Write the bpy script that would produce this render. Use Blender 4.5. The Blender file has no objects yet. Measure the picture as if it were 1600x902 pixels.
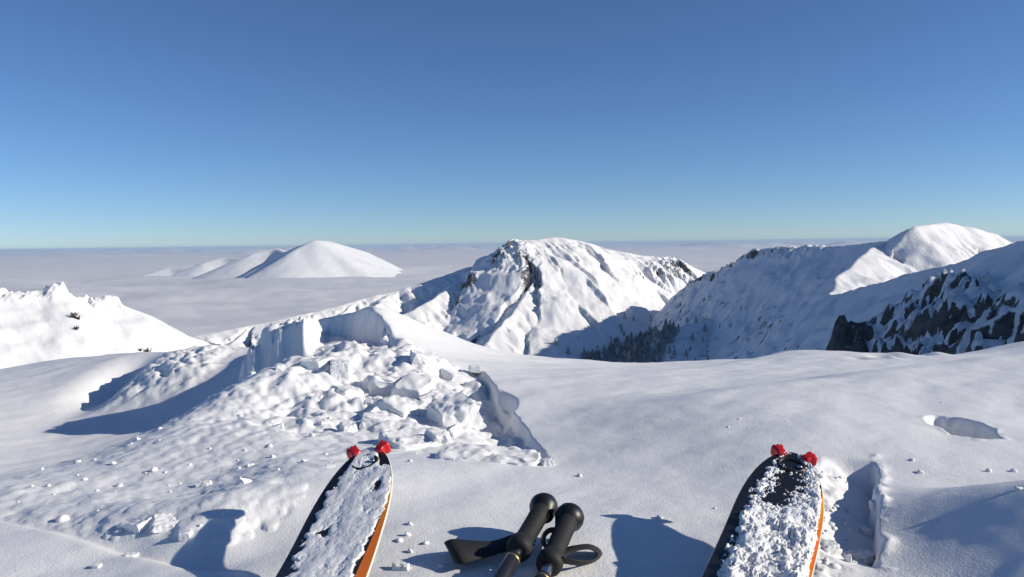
import bpy, bmesh, math, random
import numpy as np
from mathutils import Matrix, Vector, Euler

# ------------------------------------------------------------------ camera, sky, sun, exposure
SC = bpy.context.scene
COL = SC.collection
CZ = 0.43                       # camera height above the snow (photographer sits on the snow)
F = 1256.0                      # focal length in pixels of the 1600 px wide photograph
PITCH, ROLL = math.radians(3.19), math.radians(-0.72)
SUN_AZ, SUN_EL = math.radians(97.0), math.radians(24.0)   # azimuth from +Y towards +X

cam_data = bpy.data.cameras.new('camera')
cam = bpy.data.objects.new('camera', cam_data)
COL.objects.link(cam)
cam_data.sensor_width = 36.0
cam_data.lens = 36.0 * F / 1600.0
cam_data.clip_start = 0.02
cam_data.clip_end = 400000.0
CAM_M = Matrix.Translation((0, 0, CZ)) @ Matrix.Rotation(math.pi / 2 - PITCH, 4, 'X') @ Matrix.Rotation(ROLL, 4, 'Z')
cam.matrix_world = CAM_M
SC.camera = cam

world = bpy.data.worlds.new('World')
SC.world = world
world.use_nodes = True
wn = world.node_tree
wn.nodes.clear()
sky = wn.nodes.new('ShaderNodeTexSky')
sky.sky_type = 'NISHITA'
sky.sun_disc = False
sky.sun_elevation = SUN_EL
sky.sun_rotation = SUN_AZ
sky.altitude = 1850.0
sky.air_density = 0.85
sky.dust_density = 0.1
sky.ozone_density = 6.4
bg = wn.nodes.new('ShaderNodeBackground')
bg.inputs['Strength'].default_value = 0.106
wo = wn.nodes.new('ShaderNodeOutputWorld')
wn.links.new(sky.outputs[0], bg.inputs[0])
wn.links.new(bg.outputs[0], wo.inputs[0])

sun_data = bpy.data.lights.new('sun', 'SUN')
sun_data.energy = 5.0
sun_data.angle = math.radians(0.53)
sun_data.color = (1.0, 0.92, 0.79)
sun = bpy.data.objects.new('sun', sun_data)
COL.objects.link(sun)
SUN_DIR = Vector((math.cos(SUN_EL) * math.sin(SUN_AZ), math.cos(SUN_EL) * math.cos(SUN_AZ), math.sin(SUN_EL)))
sun.rotation_euler = SUN_DIR.to_track_quat('Z', 'Y').to_euler()
sun.location = (20, 0, 20)

SC.view_settings.view_transform = 'Standard'
SC.view_settings.look = 'None'
SC.view_settings.exposure = 0.0
SC.view_settings.gamma = 1.0
SC.view_settings.use_curve_mapping = False
SC.cycles.max_bounces = 8
SC.cycles.diffuse_bounces = 2
SC.cycles.volume_bounces = 1
random.seed(7)
RNG = np.random.RandomState(11)

# ------------------------------------------------------------------ helpers
R3 = CAM_M.to_3x3()
def P(px, py, Y):
    """World point on the ray of photo pixel (px, py) at distance Y ahead."""
    d = R3 @ Vector(((px - 800.0) / F, (451.0 - py) / F, -1.0))
    k = Y / d.y
    return Vector((d.x * k, Y, CZ + d.z * k))

def hash2(ix, iy, seed):
    h = (ix.astype(np.int64) * 374761393 + iy.astype(np.int64) * 668265263 + seed * 1442695041) & 0xffffffff
    h = ((h ^ (h >> 13)) * 1274126177) & 0xffffffff
    return (h ^ (h >> 16)) & 0xffffffff

def perlin(x, y, seed=0):
    x = np.asarray(x, float); y = np.asarray(y, float)
    ix = np.floor(x); iy = np.floor(y)
    fx = x - ix; fy = y - iy
    u = fx * fx * fx * (fx * (fx * 6 - 15) + 10); v = fy * fy * fy * (fy * (fy * 6 - 15) + 10)
    def g(ox, oy):
        a = hash2(ix + ox, iy + oy, seed) * (2 * math.pi / 4294967296.0)
        return np.cos(a) * (fx - ox) + np.sin(a) * (fy - oy)
    a = g(0, 0); b = g(1, 0); c = g(0, 1); d = g(1, 1)
    return 1.5 * ((a + u * (b - a)) * (1 - v) + (c + u * (d - c)) * v)

def fbm(x, y, octaves=4, seed=0, gain=0.5, lac=2.03):
    s = 0.0; a = 1.0
    for o in range(octaves):
        s = s + a * perlin(x + 17.3 * o, y - 9.1 * o, seed + o * 13)
        x = x * lac; y = y * lac; a *= gain
    return s

def ridged(x, y, octaves=4, seed=0, gain=0.5):
    s = 0.0; a = 1.0
    for o in range(octaves):
        s = s + a * (1 - 2 * np.abs(perlin(x + 5.7 * o, y + 3.3 * o, seed + o * 7)))
        x = x * 2.07; y = y * 2.07; a *= gain
    return s

def sstep(a, b, x):
    t = np.clip((x - a) / (b - a), 0, 1)
    return t * t * (3 - 2 * t)

def mesh_from(name, verts, faces, mat, smooth=True):
    me = bpy.data.meshes.new(name)
    verts = np.asarray(verts, np.float32); faces = np.asarray(faces, np.int32)
    n, k = faces.shape
    me.vertices.add(len(verts)); me.vertices.foreach_set('co', verts.ravel())
    me.loops.add(n * k); me.loops.foreach_set('vertex_index', faces.ravel())
    me.polygons.add(n)
    me.polygons.foreach_set('loop_start', np.arange(0, n * k, k, dtype=np.int32))
    me.polygons.foreach_set('loop_total', np.full(n, k, np.int32))
    me.update(calc_edges=True)
    me.validate()
    me.polygons.foreach_set('use_smooth', np.full(len(me.polygons), smooth, bool))
    if mat: me.materials.append(mat)
    return me

def link(name, me, parent=None, loc=None):
    o = bpy.data.objects.new(name, me)
    COL.objects.link(o)
    if parent: o.parent = parent
    if loc is not None: o.location = loc
    return o

def tag(o, label=None, cat=None, group=None, kind=None):
    if label: o['label'] = label
    if cat: o['category'] = cat
    if group: o['group'] = group
    if kind: o['kind'] = kind
    return o

def grid_faces(nr, nc, wrap=False):
    i = np.arange(nr - 1)[:, None]; j = np.arange(nc if wrap else nc - 1)[None, :]
    j2 = (j + 1) % nc
    a = i * nc + j; b = i * nc + j2; c = (i + 1) * nc + j2; d = (i + 1) * nc + j
    return np.stack([a, b, c, d], -1).reshape(-1, 4)

def set_attr(me, name, vals):
    at = me.attributes.new(name, 'FLOAT', 'POINT')
    at.data.foreach_set('value', np.asarray(vals, np.float32).ravel())

# ------------------------------------------------------------------ materials
def new_mat(name):
    m = bpy.data.materials.new(name)
    m.use_nodes = True
    nt = m.node_tree
    return m, nt, nt.nodes['Principled BSDF']

def N(nt, typ, **kw):
    n = nt.nodes.new(typ)
    for k, v in kw.items():
        if k in n.inputs: n.inputs[k].default_value = v
        else: setattr(n, k, v)
    return n

def snow_material(name, base, grain, fine, coarse, strength, sss=0.0, rough=0.55, sparkle=False):
    m, nt, b = new_mat(name)
    L = nt.links.new
    tc = N(nt, 'ShaderNodeTexCoord')
    n1 = N(nt, 'ShaderNodeTexNoise', Scale=fine, Detail=3.0, Roughness=0.65)
    n2 = N(nt, 'ShaderNodeTexNoise', Scale=coarse, Detail=5.0, Roughness=0.6)
    L(tc.outputs['Object'], n1.inputs['Vector']); L(tc.outputs['Object'], n2.inputs['Vector'])
    b1 = N(nt, 'ShaderNodeBump', Strength=strength, Distance=grain)
    b2 = N(nt, 'ShaderNodeBump', Strength=0.2, Distance=grain * 4)
    L(n2.outputs['Fac'], b2.inputs['Height']); L(n1.outputs['Fac'], b1.inputs['Height'])
    L(b2.outputs['Normal'], b1.inputs['Normal'])
    L(b1.outputs['Normal'], b.inputs['Normal'])
    ramp = N(nt, 'ShaderNodeMix'); ramp.data_type = 'RGBA'
    ramp.inputs['A'].default_value = (base[0] * 0.94, base[1] * 0.945, base[2] * 0.955, 1)
    ramp.inputs['B'].default_value = (*base, 1)
    L(n2.outputs['Fac'], ramp.inputs['Factor'])
    L(ramp.outputs['Result'], b.inputs['Base Color'])
    b.inputs['Roughness'].default_value = rough
    b.inputs['Specular IOR Level'].default_value = 0.25
    if sss > 0:
        b.subsurface_method = 'RANDOM_WALK'
        b.inputs['Subsurface Weight'].default_value = sss
        b.inputs['Subsurface Radius'].default_value = (1.0, 1.1, 1.3)
        b.inputs['Subsurface Scale'].default_value = 0.006
    if sparkle:
        v = N(nt, 'ShaderNodeTexVoronoi', Scale=520.0)
        L(tc.outputs['Object'], v.inputs['Vector'])
        sep = N(nt, 'ShaderNodeSeparateColor')
        L(v.outputs['Color'], sep.inputs[0])
        gt = N(nt, 'ShaderNodeMath', operation='GREATER_THAN'); gt.inputs[1].default_value = 0.965
        L(sep.outputs[0], gt.inputs[0])
        # ice facets: each crystal cell tips its mirror a different way
        geo = N(nt, 'ShaderNodeNewGeometry')
        off = N(nt, 'ShaderNodeVectorMath', operation='SUBTRACT'); off.inputs[1].default_value = (0.5, 0.5, 0.5)
        L(v.outputs['Color'], off.inputs[0])
        scl = N(nt, 'ShaderNodeVectorMath', operation='SCALE'); scl.inputs['Scale'].default_value = 1.6
        L(off.outputs[0], scl.inputs[0])
        add = N(nt, 'ShaderNodeVectorMath', operation='ADD')
        L(geo.outputs['Normal'], add.inputs[0]); L(scl.outputs[0], add.inputs[1])
        nrm = N(nt, 'ShaderNodeVectorMath', operation='NORMALIZE'); L(add.outputs[0], nrm.inputs[0])
        L(nrm.outputs[0], b.inputs['Coat Normal'])
        L(gt.outputs[0], b.inputs['Coat Weight'])
        b.inputs['Coat Roughness'].default_value = 0.12
    return m

SNOW = (0.84, 0.84, 0.84)
M_GROUND = snow_material('fresh_snow', SNOW, 0.0013, 300.0, 60.0, 0.75)
M_BLOCK = snow_material('packed_snow', SNOW, 0.0010, 260.0, 40.0, 0.8)
M_CHUNK = snow_material('broken_snow', SNOW, 0.0008, 9.0, 2.0, 0.6)
M_SLOPE = snow_material('windblown_snow', SNOW, 0.03, 7.0, 0.9, 0.6)
M_FAR = snow_material('far_snow', SNOW, 4.0, 0.02, 0.004, 0.3)

def mountain_material():
    m, nt, b = new_mat('mountain_snow_and_rock')
    L = nt.links.new
    tc = N(nt, 'ShaderNodeTexCoord')
    at = N(nt, 'ShaderNodeAttribute', attribute_name='rock')
    nz = N(nt, 'ShaderNodeTexNoise', Scale=0.30, Detail=8.0, Roughness=0.8)
    L(tc.outputs['Object'], nz.inputs['Vector'])
    s = N(nt, 'ShaderNodeMath', operation='ADD'); L(at.outputs['Fac'], s.inputs[0]); L(nz.outputs['Fac'], s.inputs[1])
    mr = N(nt, 'ShaderNodeMapRange'); mr.inputs['From Min'].default_value = 0.98; mr.inputs['From Max'].default_value = 1.08
    L(s.outputs[0], mr.inputs['Value'])
    n2 = N(nt, 'ShaderNodeTexNoise', Scale=0.14, Detail=9.0, Roughness=0.8); L(tc.outputs['Object'], n2.inputs['Vector'])
    cr = N(nt, 'ShaderNodeValToRGB')
    cr.color_ramp.elements[0].position = 0.35; cr.color_ramp.elements[0].color = (0.03, 0.031, 0.034, 1)
    cr.color_ramp.elements[1].position = 0.68; cr.color_ramp.elements[1].color = (0.17, 0.165, 0.16, 1)
    L(n2.outputs['Fac'], cr.inputs['Fac'])
    mx = N(nt, 'ShaderNodeMix'); mx.data_type = 'RGBA'
    L(mr.outputs[0], mx.inputs['Factor']); mx.inputs['A'].default_value = (*SNOW, 1); L(cr.outputs[0], mx.inputs['B'])
    L(mx.outputs['Result'], b.inputs['Base Color'])
    b.inputs['Roughness'].default_value = 0.7; b.inputs['Specular IOR Level'].default_value = 0.15
    n3 = N(nt, 'ShaderNodeTexNoise', Scale=0.26, Detail=6.0, Roughness=0.7); L(tc.outputs['Object'], n3.inputs['Vector'])
    bp = N(nt, 'ShaderNodeBump', Strength=0.45, Distance=2.5); L(n3.outputs['Fac'], bp.inputs['Height'])
    L(bp.outputs['Normal'], b.inputs['Normal'])
    return m
M_MOUNT = mountain_material()

def cloud_material():
    m, nt, b = new_mat('cloud_top')
    L = nt.links.new
    tc = N(nt, 'ShaderNodeTexCoord')
    n = N(nt, 'ShaderNodeTexNoise', Scale=0.0007, Detail=3.0, Roughness=0.5)
    mp = N(nt, 'ShaderNodeMapping'); mp.inputs['Scale'].default_value = (1, 2.2, 1)
    L(tc.outputs['Object'], mp.inputs['Vector']); L(mp.outputs[0], n.inputs['Vector'])
    bp = N(nt, 'ShaderNodeBump', Strength=0.4, Distance=90.0); L(n.outputs['Fac'], bp.inputs['Height'])
    L(bp.outputs['Normal'], b.inputs['Normal'])
    b.inputs['Base Color'].default_value = (0.66, 0.66, 0.69, 1)
    b.inputs['Roughness'].default_value = 1.0; b.inputs['Specular IOR Level'].default_value = 0.0
    return m
M_CLOUD = cloud_material()

def plain(name, col, rough=0.5, metal=0.0, spec=0.5, noise=0.0, nscale=40.0, bump=0.0):
    m, nt, b = new_mat(name)
    b.inputs['Roughness'].default_value = rough; b.inputs['Metallic'].default_value = metal
    b.inputs['Specular IOR Level'].default_value = spec
    b.inputs['Base Color'].default_value = (*col, 1)
    L = nt.links.new
    tc = N(nt, 'ShaderNodeTexCoord'); n = N(nt, 'ShaderNodeTexNoise', Scale=nscale, Detail=4.0)
    L(tc.outputs['Object'], n.inputs['Vector'])
    if noise:
        mx = N(nt, 'ShaderNodeMix'); mx.data_type = 'RGBA'
        mx.inputs['A'].default_value = (*[c * (1 - noise) for c in col], 1); mx.inputs['B'].default_value = (*[min(1, c * (1 + noise)) for c in col], 1)
        L(n.outputs['Fac'], mx.inputs['Factor']); L(mx.outputs['Result'], b.inputs['Base Color'])
    if bump:
        bp = N(nt, 'ShaderNodeBump', Strength=0.6, Distance=bump); L(n.outputs['Fac'], bp.inputs['Height']); L(bp.outputs['Normal'], b.inputs['Normal'])
    return m
M_RED = plain('red_plastic', (0.55, 0.018, 0.025), 0.32, noise=0.12, nscale=90)
M_GRIP = plain('black_grip_foam', (0.009, 0.009, 0.010), 0.7, noise=0.3, nscale=300, bump=0.0004)
M_CAP = plain('black_grip_plastic', (0.010, 0.010, 0.011), 0.42)
M_STRAP = plain('black_webbing', (0.013, 0.013, 0.015), 0.8, noise=0.3, nscale=500, bump=0.0005)
M_STEEL = plain('bare_alloy_shaft', (0.62, 0.63, 0.65), 0.22, 1.0)
M_SLEEVE = plain('black_lacquer_shaft', (0.02, 0.02, 0.023), 0.3)
M_GOLD = plain('gold_ring', (0.62, 0.46, 0.2), 0.35, 0.9)
M_EDGE = plain('pale_ski_edge', (0.72, 0.68, 0.58), 0.4)
M_BASE = plain('black_ski_base', (0.02, 0.02, 0.022), 0.5)
M_TWIG = plain('dark_bark', (0.07, 0.055, 0.045), 0.9, noise=0.4, nscale=30)

# ------------------------------------------------------------------ ridge-built terrain
def ridge_terrain(X, Y, ridges, floor):
    """max over ridge polylines of crest height minus slope * distance; returns height, along-ridge t, distance, id"""
    Z = np.full(X.shape, floor, float); T = np.zeros(X.shape); D = np.full(X.shape, 1e9); ID = np.full(X.shape, -1)
    for rid, (pts, sl, sr, conc) in enumerate(ridges):
        t0 = 0.0
        for (ax, ay, az), (bx, by, bz) in zip(pts[:-1], pts[1:]):
            dx, dy = bx - ax, by - ay
            L2 = dx * dx + dy * dy; Ls = math.sqrt(L2)
            u = np.clip(((X - ax) * dx + (Y - ay) * dy) / L2, 0, 1)
            cx = ax + u * dx; cy = ay + u * dy
            d = np.hypot(X - cx, Y - cy)
            side = (X - ax) * dy - (Y - ay) * dx          # >0: right of the direction of travel
            s = np.where(side > 0, sr, sl)
            z = az + u * (bz - az) - s * d ** conc * (100.0 ** (1 - conc))
            w = z > Z
            Z = np.where(w, z, Z); T = np.where(w, t0 + u * Ls + rid * 1000, T); D = np.where(w, d, D); ID = np.where(w, rid, ID)
            t0 += Ls
    return Z, T, D, ID

def px_ridge(lst):
    return [tuple(P(*p)) for p in lst]

class Field:
    """regular grid height field with bilinear lookup"""
    def __init__(s, x0, x1, y0, y1, step):
        s.x0, s.y0, s.step = x0, y0, step
        s.nx = int((x1 - x0) / step) + 1; s.ny = int((y1 - y0) / step) + 1
        s.X, s.Y = np.meshgrid(x0 + np.arange(s.nx) * step, y0 + np.arange(s.ny) * step)
    def slope(s):
        gy, gx = np.gradient(s.Z, s.step)
        return np.hypot(gx, gy), gx, gy
    def at(s, x, y):
        fx = (x - s.x0) / s.step; fy = (y - s.y0) / s.step
        i = int(fx); j = int(fy)
        if i < 0 or j < 0 or i >= s.nx - 1 or j >= s.ny - 1: return -1e9
        fx -= i; fy -= j
        z = s.Z
        return (z[j, i] * (1 - fx) + z[j, i + 1] * fx) * (1 - fy) + (z[j + 1, i] * (1 - fx) + z[j + 1, i + 1] * fx) * fy
    def mesh(s, name, mat, keep=None):
        v = np.stack([s.X, s.Y, s.Z], -1).reshape(-1, 3)
        f = grid_faces(s.ny, s.nx)
        if keep is not None:
            k = keep.ravel(); f = f[k[f].any(1)]
            used = np.zeros(len(v), bool); used[f.ravel()] = True
            idx = np.cumsum(used) - 1
            s.used = used
            v = v[used]; f = idx[f]
        else: s.used = np.ones(len(v), bool)
        return mesh_from(name, v, f, mat)

def hit(px, py, at, Y0, Y1, n=900):
    """first terrain point on the ray of a pixel"""
    for k in range(n):
        Y = Y0 * (Y1 / Y0) ** (k / (n - 1))
        p = P(px, py, Y)
        if at(p.x, p.y) >= p.z: return p
    return None

# ---- cloud sea
def build_cloud_sea():
    ang = np.radians(np.concatenate([np.linspace(-180, -42, 60)[:-1], np.linspace(-42, 42, 420), np.linspace(42, 180, 60)[1:-1]]))
    rr = np.geomspace(900, 95000, 300)
    A, R = np.meshgrid(ang, rr)
    X = R * np.sin(A); Y = R * np.cos(A)
    near = np.exp(-(R / 14000.0) ** 2)
    Z = -345 + 40 * fbm(X / 5200, Y / 2600, 4, 3) * (0.35 + 0.65 * near) + (46 * fbm(X / 2100, Y / 1200, 3, 9) + 9 * fbm(X / 420, Y / 330, 3, 10)) * near
    for px_, py_, Y_, rx_, ry_, up_ in ((560, 425, 8900, 1100, 1500, 34), (610, 420, 10300, 700, 1500, 40), (420, 440, 8100, 700, 800, 14)):
        q = P(px_, py_, Y_)
        Z += up_ * np.exp(-((X - q.x) / rx_) ** 2 - ((Y - q.y) / ry_) ** 2)
    # taller heads towards the horizon
    Z += sstep(18000, 60000, R) * 420 * np.maximum(0, fbm(X / 6000, Y / 8000, 5, 21) - 0.30)
    Z += 40 * np.exp(-((R - 52000) / 16000) ** 2) * fbm(X / 6000, Y / 14000, 3, 5)
    v = np.stack([X, Y, Z], -1).reshape(-1, 3)
    f = grid_faces(len(rr), len(ang), wrap=True)[:, ::-1]
    me = mesh_from('cloud_sea', v, f, M_CLOUD)
    tag(link('cloud_sea', me), 'flat grey-white sea of cloud reaching the horizon', kind='stuff')
build_cloud_sea()

# ---- far domes standing out of the cloud
def build_far_peaks():
    fd = Field(-5600, -700, 7300, 11400, 15)
    rd = [
        (px_ridge([(650, 437, 11000), (622, 419, 10500), (600, 407, 10100), (570, 392, 9700), (540, 383, 9300), (512, 375, 8900), (490, 374, 8600)]), 0.52, 0.5, 1.0),
        (px_ridge([(490, 374, 8600), (465, 383, 8850), (445, 392, 9100), (430, 386, 9500)]), 0.85, 0.5, 1.0),
        (px_ridge([(490, 374, 8600), (460, 388, 8400), (432, 408, 8200), (408, 430, 8000), (395, 445, 7900)]), 0.46, 0.9, 1.0),
        (px_ridge([(430, 386, 9500), (395, 394, 9350), (360, 410, 9150), (320, 428, 8950), (280, 446, 8800)]), 0.40, 0.85, 1.0),
        (px_ridge([(430, 386, 9500), (390, 402, 9750), (345, 401, 9950)]), 0.85, 0.5, 1.0),
        (px_ridge([(345, 401, 9950), (320, 408, 9800), (285, 422, 9600), (245, 442, 9400)]), 0.40, 0.85, 1.0),
        (px_ridge([(345, 401, 9950), (300, 418, 10150), (262, 416, 10300)]), 0.85, 0.5, 1.0),
        (px_ridge([(262, 416, 10300), (225, 428, 10100), (180, 446, 9900)]), 0.40, 0.85, 1.0),
    ]
    Z, T, D, ID = ridge_terrain(fd.X, fd.Y, rd, -420)
    # round the crests
    Zs = Z.copy()
    for _ in range(14):
        Zs[1:-1, 1:-1] = (Zs[:-2, 1:-1] + Zs[2:, 1:-1] + Zs[1:-1, :-2] + Zs[1:-1, 2:] + 2 * Zs[1:-1, 1:-1]) / 6
    fd.Z = Zs + 5 * fbm(fd.X / 260, fd.Y / 260, 4, 33) * np.clip(D / 150, 0.1, 1)
    me = fd.mesh('far_snow_domes', M_FAR, fd.Z > -415)
    tag(link('far_snow_domes', me), 'smooth white mountain domes rising out of the cloud sea', kind='structure')
build_far_peaks()

# ---- central mountain
def build_central():
    fd = Field(-760, 700, 1330, 2330, 2.9)
    main = [(230, 548, 1480), (270, 533, 1520), (400, 507, 1620), (490, 487, 1700), (560, 469, 1780), (620, 454, 1850), (690, 432, 1900), (745, 415, 1920), (780, 399, 1920), (803, 383, 1890), (815, 377, 1885), (840, 374, 1910), (870, 371, 1945), (905, 376, 1985), (940, 387, 2025), (1000, 399, 2085), (1050, 405, 2130), (1110, 428, 2160), (1200, 470, 2180)]
    rd = [
        (px_ridge(main), 0.75, 0.72, 1.0),
        (px_ridge([(803, 383, 1890), (818, 412, 1820), (836, 448, 1735), (815, 470, 1675), (790, 500, 1610), (760, 534, 1545), (735, 570, 1490)]), 1.1, 0.95, 1.0),
        (px_ridge([(745, 415, 1920), (738, 428, 1850), (700, 452, 1770), (655, 478, 1700), (610, 505, 1620), (570, 545, 1540)]), 0.95, 0.8, 1.0),
        (px_ridge([(620, 454, 1850), (590, 476, 1740), (555, 505, 1650), (520, 540, 1560)]), 1.0, 0.75, 1.0),
        (px_ridge([(560, 469, 1780), (528, 492, 1690), (490, 525, 1600)]), 1.0, 0.75, 1.0),
        (px_ridge([(490, 487, 1700), (455, 512, 1620), (425, 540, 1560)]), 1.0, 0.75, 1.0),
        (px_ridge([(400, 507, 1620), (370, 528, 1560), (345, 550, 1500)]), 1.0, 0.75, 1.0),
        (px_ridge([(1052, 405, 2130), (1066, 428, 2058), (1052, 455, 1985), (1030, 490, 1900)]), 1.0, 0.8, 1.0),
    ]
    wx = fd.X + 9 * fbm(fd.X / 70, fd.Y / 70, 3, 41); wy = fd.Y + 9 * fbm(fd.X / 70, fd.Y / 70, 3, 42)
    Z, T, D, ID = ridge_terrain(wx, wy, rd, -420)
    amp = np.clip(D / 45, 0, 1)
    flute = ridged(T / 52 + 0.25 * fbm(T / 120, D / 160, 2, 56), D / 420, 3, 51)
    Z = Z + np.clip(D / 90, 0, 1.2) * (13.0 * flute + 8.0 * ridged(T / 85, D / 500, 2, 57)) + amp * (3.2 * ridged(T / 16, D / 320, 2, 58) + 3.0 * ridged(T / 29, D / 400, 2, 60) + 0.6 * ridged(fd.X / 17, fd.Y / 17, 3, 59)) + np.clip(D / 30, .15, 1) * 1.6 * fbm(fd.X / 45, fd.Y / 45, 4, 52)
    # rock: cliff beside the shoulder, bands on the left spur, crags on the right end
    rock = np.zeros(Z.shape)
    def patch(px, py, Y, rx, ry, w, rough=0.0):
        p = P(px, py, Y)
        g = np.exp(-((fd.X - p.x) / rx) ** 2 - ((fd.Y - p.y) / ry) ** 2)
        return g * w, g * rough
    bump = np.zeros(Z.shape)
    for a in [(796, 408, 1860, 30, 60, .40, 9), (816, 428, 1795, 30, 62, .42, 9), (785, 430, 1812, 34, 52, .38, 9), (828, 448, 1742, 26, 40, .36, 9), (735, 455, 1760, 18, 22, .46, 8), (715, 470, 1720, 14, 16, .42, 6), (1050, 428, 2068, 36, 55, .36, 10), (1068, 420, 2085, 22, 36, .38, 8), (1030, 458, 1990, 28, 46, .36, 8), (1000, 480, 1930, 24, 50, .33, 6), (905, 400, 1930, 14, 20, .38, 5), (868, 376, 1940, 9, 10, .4, 1)]:
        w, b = patch(*a); rock = np.maximum(rock, w); bump = np.maximum(bump, b)
    Z = Z + bump * ridged(fd.X / 22, fd.Y / 30, 4, 61, 0.6)
    # level rock bands (terracing) on the left part
    leftm = sstep(20, -60, fd.X) * sstep(20, 60, D)
    for lvl, thick in ((-118, 9), (-140, 7), (-168, 10), (-196, 9)):
        lv = lvl + 9 * fbm(fd.X / 60, fd.Y / 60, 3, lvl + 900)
        step = sstep(lv - thick, lv + thick, Z) 
        brk = np.clip(fbm(fd.X / 38, fd.Y / 38, 3, lvl + 950) * 1.6 + 0.25, 0, 1)
        Z = Z + leftm * brk * 13 * (step - sstep(lv - 5 * thick, lv + 5 * thick, Z))
    fd.Z = Z
    sl, gx, gy = fd.slope()
    steep = sstep(1.25, 2.1, sl)
    low = sstep(-150, -235, Z)
    rock = np.clip(rock + steep * 0.36 + 0.5 * low * sstep(0.05, 0.5, fbm(fd.X / 18, fd.Y / 18, 3, 71)) + leftm * 0.16 + 0.2 * sstep(-300, -420, fd.X) , 0, 0.7)
    me = fd.mesh('central_mountain', M_MOUNT, fd.Z > -400)
    set_attr(me, 'rock', rock.ravel()[fd.used])
    tag(link('central_mountain', me), 'snowy mountain with fluted sunlit face and dark rock shoulder', kind='structure')
    return fd
FC = build_central()

# ---- right-hand ridge system
def build_right():
    fd = Field(60, 1150, 230, 2050, 2.9)
    rd = [
        (px_ridge([(1090, 440, 1740), (1112, 430, 1700), (1150, 411, 1620), (1180, 393, 1560), (1230, 388, 1460), (1290, 386, 1350), (1340, 381, 1270), (1390, 375, 1190), (1410, 363, 1160), (1430, 353, 1150), (1475, 347, 1190), (1510, 354, 1220), (1555, 366, 1250), (1640, 420, 1280), (1740, 500, 1290)]), 0.8, 0.92, 1.0),
        (px_ridge([(1390, 375, 1190), (1345, 400, 1090), (1315, 432, 1010), (1292, 464, 950), (1275, 500, 910)]), 0.6, 1.0, 1.0),
        (px_ridge([(2300, 150, 235), (2000, 240, 330), (1760, 320, 430), (1680, 348, 500), (1600, 374, 570), (1540, 393, 630), (1480, 414, 700), (1400, 433, 790), (1330, 455, 870), (1292, 467, 910), (1250, 505, 960), (1215, 548, 1010)]), 0.95, 0.62, 1.0),
        (px_ridge([(1100, 500, 1440), (1070, 512, 1400), (1045, 519, 1380), (1032, 545, 1350), (1025, 575, 1330)]), 0.8, 0.8, 1.0),
    ]
    wx = fd.X + 8 * fbm(fd.X / 80, fd.Y / 80, 3, 141); wy = fd.Y + 8 * fbm(fd.X / 80, fd.Y / 80, 3, 142)
    Z, T, D, ID = ridge_terrain(wx, wy, rd, -420)
    Z = Z + np.clip(D / 50, 0, 1) * (6.0 * ridged(T / 55, D / 400, 3, 151) + 1.0 * ridged(fd.X / 17, fd.Y / 17, 3, 159)) + np.clip(D / 30, .1, 1) * 2.2 * fbm(fd.X / 50, fd.Y / 50, 5, 152)
    Z = Z + sstep(-30, -90, Z) * 4.0 * ridged(fd.X / 34, fd.Y / 48, 3, 155)
    fd.Z = Z
    rock = np.zeros(Z.shape)
    # big cliff low on the right
    cl = sstep(650, 580, fd.Y + 0.5 * (Z + 60)) * sstep(-24, -44, Z)
    cl = np.maximum(cl, sstep(720, 670, fd.Y) * sstep(-78, -92, Z) * 0.9)
    Z = Z + cl * (8 * ridged(fd.X / 30, fd.Y / 34, 5, 161, 0.62) + 4.5 * ridged(fd.X / 11, fd.Y / 12, 4, 163, 0.6))
    fd.Z = Z
    csl = fd.slope()[0]
    rock = np.maximum(rock, cl * (0.17 + 0.34 * sstep(1.0, 1.9, csl) + 0.22 * fbm(fd.X / 18, fd.Y / 18, 4, 162)))
    # lone dark crag
    pc = hit(1312, 550, fd.at, 450, 1500)
    if pc:
        r = np.hypot((fd.X - pc.x), (fd.Y - pc.y) * 0.7)
        h = np.maximum(0, 1 - r / 19.0)
        Z = Z + 20 * h ** 1.1 + h * 5 * ridged(fd.X / 12, fd.Y / 12, 4, 171)
        rock = np.maximum(rock, sstep(0.02, 0.2, h) * 0.58)
        fd.Z = Z
    # crest rocks of the back ridge
    crest = (ID == 0) * sstep(1300, 1400, fd.Y) * np.exp(-((D - 14) / 16) ** 2)
    Z = Z + crest * 7 * ridged(fd.X / 26, fd.Y / 26, 4, 181)
    rock = np.maximum(rock, crest * (0.22 + 0.5 * np.clip(fbm(fd.X / 30, fd.Y / 30, 3, 182), 0, 1)))
    fd.Z = Z
    sl, gx, gy = fd.slope()
    scat = sstep(0.2, 0.6, fbm(fd.X / 15, fd.Y / 15, 4, 191)) * sstep(-50, -120, Z) * 0.56
    rock = np.clip(rock + sstep(1.3, 2.0, sl) * 0.5 + scat, 0, 1)
    me = fd.mesh('right_ridge', M_MOUNT, fd.Z > -400)
    set_attr(me, 'rock', rock.ravel()[fd.used])
    tag(link('right_ridge', me), 'snowy ridge with shaded near face, sunlit bowl and dark cliffs', kind='structure')
    return fd
FR = build_right()

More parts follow.
